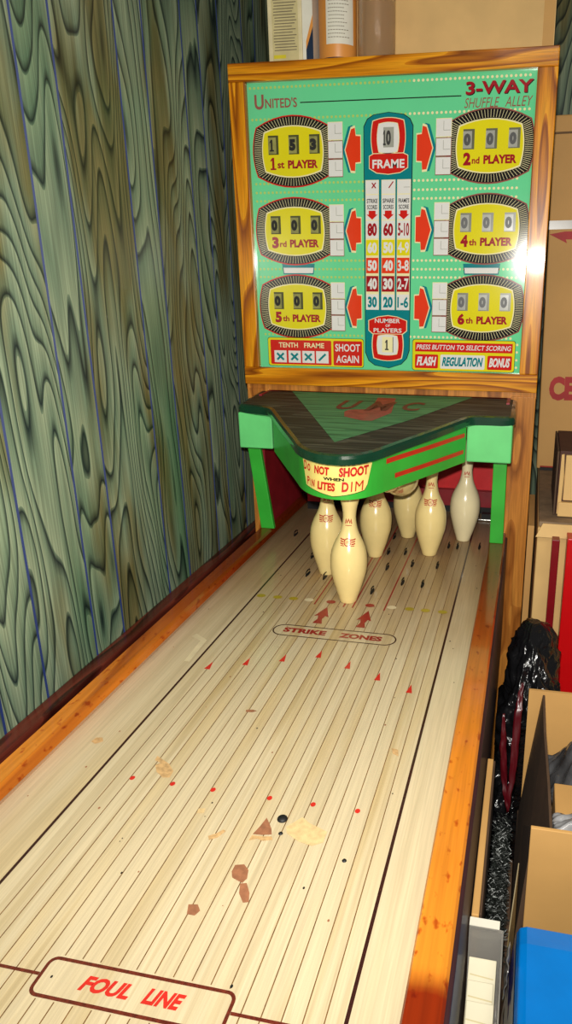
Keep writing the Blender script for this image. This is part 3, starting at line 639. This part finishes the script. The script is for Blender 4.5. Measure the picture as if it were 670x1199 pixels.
# ------------------------------------------------------------------ pins
prof = [(0, 0), (.0165, 0), (.0178, .002), (.0205, .0125), (.0240, .0225), (.0303, .043), (.0364, .067), (.0378, .079), (.0382, .090), (.0378, .100), (.0364, .1116), (.0330, .123), (.0286, .134), (.0242, .1425), (.0205, .1507), (.0168, .1615), (.0145, .1727), (.0134, .181), (.0130, .1873), (.0137, .198), (.0154, .209), (.0180, .219), (.0196, .229), (.0198, .239), (.0184, .249), (.0150, .257), (.008, .2625), (0, .264)]
def rad(z):
    for (r0, z0), (r1, z1) in zip(prof, prof[1:]):
        if z0 <= z <= z1 and z1 > z0: return r0+(r1-r0)*(z-z0)/(z1-z0)
    return .02
def pin(i, x, y, z, face, label, rot=(0, 0, 0), m=None, badge=True):
    root = empty('bowling_pin', (x, y, z), label, 'bowling pin', 'small bowling pins hanging in the alcove of the machine')
    mb = MB(); mb.lathe(prof, m or pin_m, 36); o = mb.build('pin_body', root)
    def on(a, zz, k=.0004): r = rad(zz)+k; an = -PI/2+face+a/max(rad(zz), .012); return (r*math.cos(an), r*math.sin(an), zz)
    # crown on the neck, winged round badge on the shoulder
    mb = MB(); cz = .1785
    pts = [(-.0065, cz-.003), (-.0050, cz+.006), (-.0028, cz-.001), (0, cz+.0065), (.0028, cz-.001), (.0050, cz+.006), (.0065, cz-.003)]
    stroke(mb, pts, .0021, on, pin_r); stroke(mb, [(-.0065, cz-.0065), (0, cz-.0065), (.0065, cz-.0065)], .0013, on, pin_r); mb.build('crown_print', root)
    if not badge: root.rotation_euler = rot; return root
    mb = MB(); cz = .1400
    stroke(mb, [(.0068*math.cos(t*PI/9), cz+.0068*math.sin(t*PI/9)) for t in range(18)], .0017, on, pin_r, True)
    for sgn in (-1, 1):
        for dz, l0, l1 in ((.0045, .0065, .0165), (.0005, .0082, .0155), (-.0035, .0078, .0155)): stroke(mb, [(sgn*l0, cz+dz), (sgn*(l0+l1)/2, cz+dz), (sgn*l1, cz+dz+.001)], .0021, on, pin_r)
        stroke(mb, [(sgn*.0065, cz-.0065), (sgn*.010, cz-.0068), (sgn*.0145, cz-.0065)], .0014, on, pin_r)
    v, f = glyphs('UMC', .0); mb.faces([on(-.0048+a*.0096, cz-.0025+b*.005) for a, b in v], f, pin_r)
    mb.build('winged_badge_print', root)
    root.rotation_euler = rot; return root
R_ = math.radians
pin(0, 0.0, -.397, .0, .12, 'front ivory bowling pin nearest the strike zones marking', (0, R_(1.6), 0))
pin(1, -.084, -.262, .0, .18, 'ivory bowling pin half hidden behind the left side of the front pin', (0, R_(1.2), 0))
pin(2, .001, -.134, .0, .12, 'ivory bowling pin behind and just right of the front pin', (0, R_(1.0), 0))
pin(3, .056, .016, .0, .1, 'ivory bowling pin at the back below the raised pin')
pin(4, .129, -.098, .0, .06, 'ivory bowling pin with dented side, just left of the pale rightmost pin', (0, R_(.6), 0))
pin(5, .200, .020, .0, .08, 'pale bowling pin farthest right beside the green post', (0, R_(1.2), 0), pin_m2, False)
rp = pin(6, .072, -.215, .318, .0, 'raised bowling pin tipped up under the hood with only its rounded belly showing', (0, 0, 0))
rp.rotation_euler = (R_(78), 0, 0); rp.location = (.078, -.130, .2020)

# ------------------------------------------------------------------ things on top of the backbox
TZ = 1.086
t = empty('carton', (-.222, .05, TZ), 'cream printed carton standing on top of the backbox, leftmost', 'carton')
mb = MB(); mb.box(-.050, .028, -.03, .03, 0, .30, plain('carton_cream', (222, 208, 164), 0.5)); mb.build('carton_body', t, .002)
mb = MB(); mb.box(.0285, .052, -.028, .03, 0, .30, white_p); mb.poly([(.0365, -.0285, .0), (.0525, -.0285, 0), (.0525, -.0285, .075), (.0365, -.0285, .032)], navy); mb.poly([(.0365, -.0285, .032), (.0525, -.0285, .075), (.0525, -.0285, .098), (.0365, -.0285, .048)], orange_m); mb.build('carton_side', t, 0)
mb = MB(); fp_ = lambda a, b, c, d, m: mb.poly([(a, -.0306, c), (b, -.0306, c), (b, -.0306, d), (a, -.0306, d)], m)
pc = plain('carton_label_tan', (204, 190, 138), 0.5)
fp_(-.040, .020, .012, .29, pc); 
for k in range(44):
    z = .032+k*.0056
    if k in (18, 19, 27, 28): continue
    a = -.037+rnd.random()*.004; b = .017-rnd.random()*.012; mb.poly([(a, -.0309, z), (b, -.0309, z), (b, -.0309, z+.0018), (a, -.0309, z+.0018)], ink)
mb.poly([(-.038, -.0309, .017), (-.010, -.0309, .017), (-.010, -.0309, .024), (-.038, -.0309, .024)], inky)
mb.build('printed_label', t)
t = empty('canister', (-.122, .055, TZ), 'orange cardboard canister with white paper label on top of the backbox', 'canister')
mb = MB(); mb.lathe([(0, 0), (.041, 0), (.042, .003), (.042, .30), (.040, .304), (0, .304)], orange_m, 36); mb.build('canister_body', t)
mb = MB(); mb.lathe([(.0425, 0), (.0432, .002), (.0432, .012), (.0425, .013)], navy, 36); mb.build('base_rim', t)
mb = MB(); n = 14; vs = []
for i in range(n+1):
    a = R_(-112)+R_(88)*i/n
    for z in (.038, .25): vs.append((.0424*math.cos(a), .0424*math.sin(a), z))
mb.faces(vs, [(2*i, 2*i+2, 2*i+3, 2*i+1) for i in range(n)], white_p, True)
for k in range(26):
    z = .05+k*.0068; a0 = R_(-106+rnd.random()*4); a1 = R_(-36-rnd.random()*22); r = .0427; th = .0024 if k in (12,) else .0013
    for j in range(8):
        b0 = a0+(a1-a0)*j/8; b1 = a0+(a1-a0)*(j+.75)/8; mb.poly([(r*math.cos(b0), r*math.sin(b0), z), (r*math.cos(b1), r*math.sin(b1), z), (r*math.cos(b1), r*math.sin(b1), z+th), (r*math.cos(b0), r*math.sin(b0), z+th)], ink)
mb.build('paper_label', t)
t = empty('jar', (-.035, .055, TZ), 'empty clear brownish plastic jar on top of the backbox', 'jar')
mb = MB(); mb.lathe([(0, 0), (.036, 0), (.0405, .004), (.0415, .012), (.0415, .18), (.039, .20), (.037, .21), (.0355, .21), (.0375, .198), (.040, .18), (.040, .012), (.038, .006), (0, .004)], jar_m, 40); mb.build('jar_body', t)
mb = MB(); mb.box(-.135, .347, .110, .295, TZ, TZ+.32, card_l); mb.box(.322, .345, .1092, .110, TZ, TZ+.32, card); o = mb.build('cardboard_box', None, .003, (.1, .2, TZ)); tag(o, 'plain tan cardboard box on top of the backbox, behind the jar', 'cardboard box')

# ------------------------------------------------------------------ clutter to the right of the machine
# dark flat-topped carton that carries the tall box and the small carton
def text_plane(mb, st, x0, x1, z0, z1, y, m, bold=.03, tilt=None): put_text(mb, st, x0, x1, z0, z1, lambda a, b: (a, y, b), m, bold)
t = empty('large_carton', (.66, .25, -H), 'large cream carton with dusty dark top, carrying the tall box', 'cardboard box')
def loc_build(mb, name, par, bevel=0):
    o = mb.build(name, par, bevel); o.location = o.location-par.location; return o
mb = MB(); mb.box(.384, .95, -.09, .62, -H, .085, card_l); loc_build(mb, 'carton_body', t, .003)
mb = MB(); mb.box(.386, .95, -.085, .62, .086, .098, card_g); loc_build(mb, 'top_flap', t, .002)
mb = MB(); mb.prism([(.380, -.110, .068), (.95, -.110, .068), (.95, -.097, .0975), (.395, -.097, .0975)], [(.380, -.103, .067), (.95, -.103, .067), (.95, -.091, .0965), (.395, -.091, .0965)], card_l); loc_build(mb, 'edge_flap', t)
mb = MB(); mb.box(.388, .45, .405, .412, .0985, .108, print_r); mb.box(.388, .45, .398, .405, .0985, .106, black); loc_build(mb, 'red_edge_strip', t)
t = empty('tall_cardboard_box', (.66, .58, .1), 'tall brown cardboard box with red letters, standing on the dusty carton', 'cardboard box')
mb = MB(); mb.box(-.282, .26, -.165, .165, 0, .945, card); mb.build('box_body', t, .004)
mb = MB(); yy = -.1662
def q(a, b, c, d, m, y=yy): mb.poly([(a, y, c), (b, y, c), (b, y, d), (a, y, d)], m)
put_text(mb, 'CE', -.258, -.184, .205, .274, lambda a, b: (a, yy, b), print_r, .06); 
mb.build('red_lettering', t)
mb = MB(); mb.poly([(-.280, yy, .656), (-.232, yy, .632), (-.236, yy, .642), (-.16, yy, .640), (-.16, yy, .662), (-.240, yy, .662)], print_r); mb.build('red_arrow_print', t)
mb = MB(); q(-.282, .26, .668, .690, tape, yy-.0006); mb.build('tape_strip', t)
mb = MB(); mb.box(-.284, .262, -.167, .167, .90, .905, card_d); mb.build('top_crease', t)
t.rotation_euler = (0, R_(-1.0), 0); t.location.z += .003
mb = MB(); mb.box(.0, .26, .0, .24, 0, .158, card_b); mb.box(-.006, -.001, -.002, .24, 0, .157, card_k)
t = empty('small_carton', (.424, -.03, .0995), 'small brown carton with a cream open end lying on the dusty carton', 'cardboard box'); mb.build('carton_body', t, .002)
mb = MB(); mb.box(.014, .26, -.010, -.001, .040, .150, card_l); mb.build('end_flap', t, .002)
mb = MB(); mb.box(.004, .26, -.016, -.001, .001, .036, card_l); mb.build('end_flap', t, .002)
mb = MB(); mb.prism([(.002, -.010, .006), (.010, -.012, .006), (.013, -.012, .10), (.010, -.008, .152), (.004, -.006, .150)], [(.002, -.002, .006), (.010, -.002, .006), (.013, -.002, .10), (.010, -.002, .152), (.004, -.002, .150)], card_l); mb.build('side_edge', t)
# narrow cardboard slab between pillar and carton
mb = MB(); mb.box(.362, .378, .02, .30, -H, .05, card); tag(mb.build('cardboard_sheet', None, .001, (.37, .16, -H)), 'dusty cardboard sheet standing upright between the rear pillar and the large carton', 'cardboard')
# red boxes
mb = MB(); mb.box(.449, .60, -.17, -.125, -H, .090, red_box_m); o = mb.build('red_box', None, .002, (.52, -.15, -H)); tag(o, 'bright red box standing at the right edge above the open carton', 'box')
mb = MB(); mb.box(.4175, .4345, -.135, -.108, -H, .072, dred_box); o = mb.build('red_board', None, .001, (.426, -.12, -H)); tag(o, 'deep red narrow board beside the bright red box', 'board')

# black refuse bag: crumpled upright sack
def crumple(P, amp, fr, seed):
    v = Vector(P)*fr+Vector((seed, seed*1.7, 0)); n1 = noise.noise(v); n2 = abs(noise.noise(v*2.1)); n3 = abs(noise.noise(v*4.7))
    return amp*(n1+.9*(.4-n2)+.5*(.3-n3))
mb = MB(); nz, na = 110, 120; vs = []; fs = []
for j in range(nz+1):
    t_ = j/nz; z = -H+t_*.745
    top = max(0, (t_-.74)/.26)
    rx = .060*math.sqrt(max(0, 1-top**3.2)); ry = (.20-.10*t_)*math.sqrt(max(0, 1-top**3))
    xl = .318+.042*max(0, min(1, (t_-.42)/.55))**2.2; xr_ = .448-.010*top; rx = (xr_-xl)/2*math.sqrt(max(0, 1-top**3)); cx = (xl+xr_)/2-.012*top; cy = -.45+.13*t_
    for i in range(na):
        a = 2*PI*i/na; p = Vector((cx+rx*math.copysign(abs(math.cos(a))**.8, math.cos(a)), cy+ry*math.copysign(abs(math.sin(a))**.8, math.sin(a)), z))
        d = crumple((p.x*1.3, p.y*1.0, p.z*.55), .034, 15, 3.3)*(1-.6*top); p += Vector((math.cos(a), math.sin(a), 0))*d; p.z += .7*d
        p.x = max(.3195, min(p.x, .448)); p.z = max(p.z, -H+.002); p.y = min(p.y, -.18)
        if p.y < -.47: p.x = min(p.x, .3665)
        vs.append(tuple(p))
for j in range(nz):
    for i in range(na): fs.append((j*na+i, j*na+(i+1) % na, (j+1)*na+(i+1) % na, (j+1)*na+i))
mb.faces(vs, fs, bag_m, True); mb.poly(vs[:na][::-1], bag_m); mb.poly(vs[-na:], bag_m)
bag = mb.build('rubbish_bag', None, 0, (.375, -.35, -H)); tag(bag, 'shiny crumpled black plastic rubbish bag standing between the lane and the red box', 'rubbish bag')
# wine red plastic hanging over the front of the bag
def strip(mb, P, wd, m, seed=0, n=24, amp=.004):
    P = [Vector(p) for p in P]; L = []; 
    for i in range(n+1):
        u = i/n*(len(P)-1); k = min(int(u), len(P)-2); p = P[k].lerp(P[k+1], u-k); w_ = wd(i/n)
        for j in range(5):
            q_ = p+Vector((w_*(j/4-.5), 0, 0)); q_.y += amp*noise.noise(Vector((seed+j*.9, i*.35, 0)))*2; q_.x += amp*.6*noise.noise(Vector((seed+9, i*.5, 0))); L.append(tuple(q_))
    mb.faces(L, [(5*i+j, 5*i+j+1, 5*i+j+6, 5*i+j+5) for i in range(n) for j in range(4)], m, True)
mb = MB()
strip(mb, [(.338, -.64, -.07), (.340, -.655, -.12), (.346, -.665, -.19), (.355, -.68, -.24)], lambda t: .004+.007*math.sin(PI*t), wine, 1)
strip(mb, [(.366, -.60, -.03), (.362, -.63, -.07), (.360, -.655, -.16), (.355, -.68, -.24)], lambda t: .004+.009*t*(1-t)*4, wine, 5)
o = mb.build('red_plastic_bag', None, 0, (.356, -.64, -.30)); so = o.modifiers.new('s', 'SOLIDIFY'); so.thickness = .0012
tag(o, 'wine red plastic bag ribbons draped down the front of the black rubbish bag', 'plastic bag')

# open cardboard box with wrapped contents
OB = empty('open_cardboard_box', (.50, -.69, -H), 'open brown cardboard box with raised flaps and film-wrapped contents, behind the blue pack', 'cardboard box')
def P_(mb, name, bevel=0): return loc_build(mb, name, OB, bevel)
mb = MB(); mb.box(.388, .62, -.875, -.869, -H, -.098, card); P_(mb, 'front_wall', .001)
mb = MB(); mb.prism([(.381, -.506, -H), (.62, -.506, -H), (.62, -.506, -.098), (.381, -.506, -.100)], [(.381, -.500, -H), (.62, -.500, -H), (.62, -.500, -.098), (.381, -.500, -.100)], card); P_(mb, 'back_wall')
A_ = [(.375, -.872, -.42), (.372, -.54, -.42), (.382, -.66, -.235), (.4065, -.515, -.104), (.4075, -.63, -.115), (.4150, -.80, -.104), (.4145, -.866, -.104), (.388, -.872, -.165)]
A_ = [(.371, -.868, -.40), (.3745, -.52, -.40), (.389, -.508, -.265), (.4070, -.510, -.105), (.4085, -.62, -.112), (.4130, -.76, -.108), (.4145, -.866, -.102), (.392, -.868, -.102)]
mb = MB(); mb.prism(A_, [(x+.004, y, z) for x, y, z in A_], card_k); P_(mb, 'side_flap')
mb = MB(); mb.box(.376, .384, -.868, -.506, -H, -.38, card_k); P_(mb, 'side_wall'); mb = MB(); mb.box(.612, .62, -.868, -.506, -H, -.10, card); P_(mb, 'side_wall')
mb = MB(); mb.box(.385, .61, -.868, -.507, -H+.001, -H+.01, card); P_(mb, 'box_base')
def sheet(name, x0, x1, y0, y1, z0, amp, seed, m, n=40, bend=0.0):
    mb = MB(); vs = []
    for i in range(n+1):
        for j in range(n+1):
            x = x0+(x1-x0)*i/n; y = y0+(y1-y0)*j/n; r = noise.noise(Vector((x*18+seed, y*18, 0))); r2 = abs(noise.noise(Vector((x*35, y*35+seed, 2))))
            e = math.sin(PI*i/n)*math.sin(PI*j/n); vs.append((x, y, z0+amp*(r+1.2*(.3-r2))+bend*e))
    mb.faces(vs, [(i*(n+1)+j, (i+1)*(n+1)+j, (i+1)*(n+1)+j+1, i*(n+1)+j+1) for i in range(n) for j in range(n)], m, True)
    return mb
mb = sheet('w', .417, .607, -.66, -.525, -.23, .035, 3, grey_pl, bend=.085); o = mb.build('wrapped_bundle', None, 0, (.51, -.6, -.23)); so = o.modifiers.new('s', 'SOLIDIFY'); so.thickness = .004; tag(o, 'bundle wrapped in dark grey film lying in the open cardboard box', 'bundle')
mb = sheet('w', .424, .607, -.862, -.745, -.18, .028, 12, plain('light_grey_film', (150, 150, 152), 0.14, 0.6, var=.6, scale=22, bump=1.0), bend=.05); o = mb.build('plastic_film', None, 0, (.51, -.8, -.18)); so = o.modifiers.new('s', 'SOLIDIFY'); so.thickness = .003; tag(o, 'crumpled silvery plastic film at the front of the open cardboard box', 'plastic film')
mb = MB(); mb.box(.43, .60, -.745, -.67, -.40, -.175, card); o = mb.build('cardboard_carton', None, .002, (.51, -.7, -.4)); tag(o, 'small cardboard piece between the films inside the open box', 'cardboard')

# blue film-wrapped pack in the corner
t = empty('blue_pack', (.50, -1.16, -H), 'glossy blue film-wrapped pack with white and navy printed side, bottom right corner', 'package')
mb = MB()
loop = lambda y, dz=0: [(.3615, y, -.80), (.62, y, -.80), (.62, y, -.165+dz), (.608, y, -.153+dz), (.388, y, -.150+dz), (.379, y, -.154+dz), (.3755, y, -.163+dz), (.3615, y, -.36)]
mb.prism(loop(-1.40), loop(-1.02), blue_m, False, True); mb.prism(loop(-1.02), [(x, y, z-.004) for x, y, z in loop(-.99)], blue_m, False, True); loc_build(mb, 'film_body', t, .002)
mb = MB(); xs_ = .3738
def sx_(z): return .3746-.0140*min(1, max(0, (-.163-z)/.197))
def qq(y0, y1, z0, z1, m, x=0): mb.poly([(sx_(z0)-x, y0, z0), (sx_(z1)-x, y0, z1), (sx_(z1)-x, y1, z1), (sx_(z0)-x, y1, z0)], m)
qq(-1.40, -.992, -.358, -.168, white_p); 
for k in range(46):
    y = -1.39+rnd.random()*.38; z = -.35+rnd.random()*.15; qq(y, y+.008+rnd.random()*.02, z, z+.004+rnd.random()*.012, dblue if rnd.random() < .6 else g_gry, .0004)
qq(-1.06, -.995, -.225, -.17, dblue, .0008); qq(-1.13, -1.085, -.30, -.21, dblue, .0008)
loc_build(mb, 'printed_side', t)

# tub of envelopes
t = empty('clear_tub', (.336, -1.16, -.28), 'clear plastic tub of envelopes wedged beside the lane at the bottom', 'tub')
mb = MB(); x0, x1, y0, y1, z0, z1 = .3155, .358, -1.40, -1.03, -.28, -.125; th = .002
mb.box(x0, x1, y0, y1, z0, z0+th, tub_m); mb.box(x0, x1, y1-th, y1, z0, z1, tub_m); mb.box(x1-th, x1, y0, y1-th, z0, z1, tub_m); mb.box(x0, x1, y0, y0+th, z0, z1, tub_m)
loc_build(mb, 'tub_body', t)
mb = MB(); mb.box(x0, x1-.005, y1, y1+.012, z1-.004, z1+.001, white_p); loc_build(mb, 'rim', t)
mb = MB(); mb.box(.3145, .360, -1.40, -1.00, -H, -.282, card); tag(mb.build('cardboard_box', None, .003, (.34, -1.2, -H)), 'brown cardboard box under the clear tub of envelopes', 'cardboard box')
places = ['farthest back in the tub', 'second from the back of the tub', 'third from the back of the tub', 'just behind the mint slip', 'just in front of the mint slip', 'at the very front of the tub']
for k in range(6):
    y = -1.190-.029*k-(.006 if k > 3 else 0); e = empty('envelope', (.3345, y, -.274), 'cream envelope leaning '+places[k], 'envelope', 'cream envelopes in the clear tub')
    mb = MB(); mb.box(-.0165+.001*(k % 3), .0175-.002*(k % 2), -.004, .004, 0, .185-.002*(k % 2), cream_p); mb.build('paper_body', e, .0008)
    mb = MB(); mb.poly([(-.014, -.0043, .166), (.015, -.0043, .164), (.015, -.0043, .1655), (-.014, -.0043, .1675)], cream_e); mb.build('flap_fold', e)
    e.rotation_euler = (R_(-52), 0, 0)
e = empty('paper_slip', (.3345, -1.295, -.274), 'mint green paper slip standing between the cream envelopes', 'paper slip'); mb = MB(); mb.box(-.015, .016, -.0012, .0012, 0, .187, mint); mb.build('slip_body', e); e.rotation_euler = (R_(-52), 0, 0)

# standing cardboard piece, tinsel, foil and flap in the gap
mb = MB(); mb.box(.3155, .3255, -.99, -.66, -H, -.150, card); mb.box(.3255, .329, -.985, -.66, -H, -.153, card_k); tag(mb.build('flat_carton', None, .0015, (.323, -.82, -H)), 'narrow flattened brown carton standing between the lane side and the tinsel', 'cardboard box')
mb = MB(); rt = random.Random(3)
for _ in range(6000):
    p = Vector((rt.uniform(.336, .361), rt.uniform(-.93, -.70), rt.uniform(-.33, -.225))); d = Vector((rt.uniform(-1, 1), rt.uniform(-1, 1), rt.uniform(-1, 1))).normalized()*rt.uniform(.003, .009); s_ = d.orthogonal().normalized()*.00035
    mb.poly([p-s_, p+s_, p+d+s_, p+d-s_], tinsel_m)
o = mb.build('tinsel', None, 0, (.352, -.8, -.33)); tag(o, 'heap of dark silvery tinsel in the gap below the rubbish bag', 'tinsel', kind='stuff')
mb = MB(); mb.box(.336, .370, -.94, -.69, -H, -.332, card_k); tag(mb.build('small_box', None, .002, (.353, -.8, -H)), 'dark brown box under the heap of tinsel', 'cardboard box')
mb = MB(); mb.prism([(.3635, -.985, -.30), (.3655, -.970, -.19), (.3735, -.90, -.14), (.3745, -.885, -.30)], [(.3648, -.985, -.30), (.3668, -.970, -.19), (.3748, -.90, -.14), (.3758, -.885, -.30)], plain('olive_card', (128, 112, 74), 0.6)); tag(mb.build('card_flap', None, 0, (.365, -.95, -.30)), 'olive card flap leaning beside the blue pack', 'card')
mb = MB(); vs = []; n = 16
for i in range(n+1):
    for j in range(n+1):
        y = -1.035+.045*i/n; z = -.235+.05*j/n; vs.append((.3625+.004*noise.noise(Vector((y*80, z*80, 1)))+.004*j/n, y, z))
mb.faces(vs, [(i*(n+1)+j, i*(n+1)+j+1, (i+1)*(n+1)+j+1, (i+1)*(n+1)+j) for i in range(n) for j in range(n)], silver, True)
o = mb.build('foil_wrapper', None, 0, (.366, -1.01, -.245)); so = o.modifiers.new('s', 'SOLIDIFY'); so.thickness = .001; tag(o, 'crumpled silver foil wrapper squeezed beside the blue pack', 'foil wrapper')

# ------------------------------------------------------------------ lift everything from playfield height to the floor's frame
for o in list(C.objects):
    if o.parent is None and o not in (cam, flo, aro): o.location.z += H
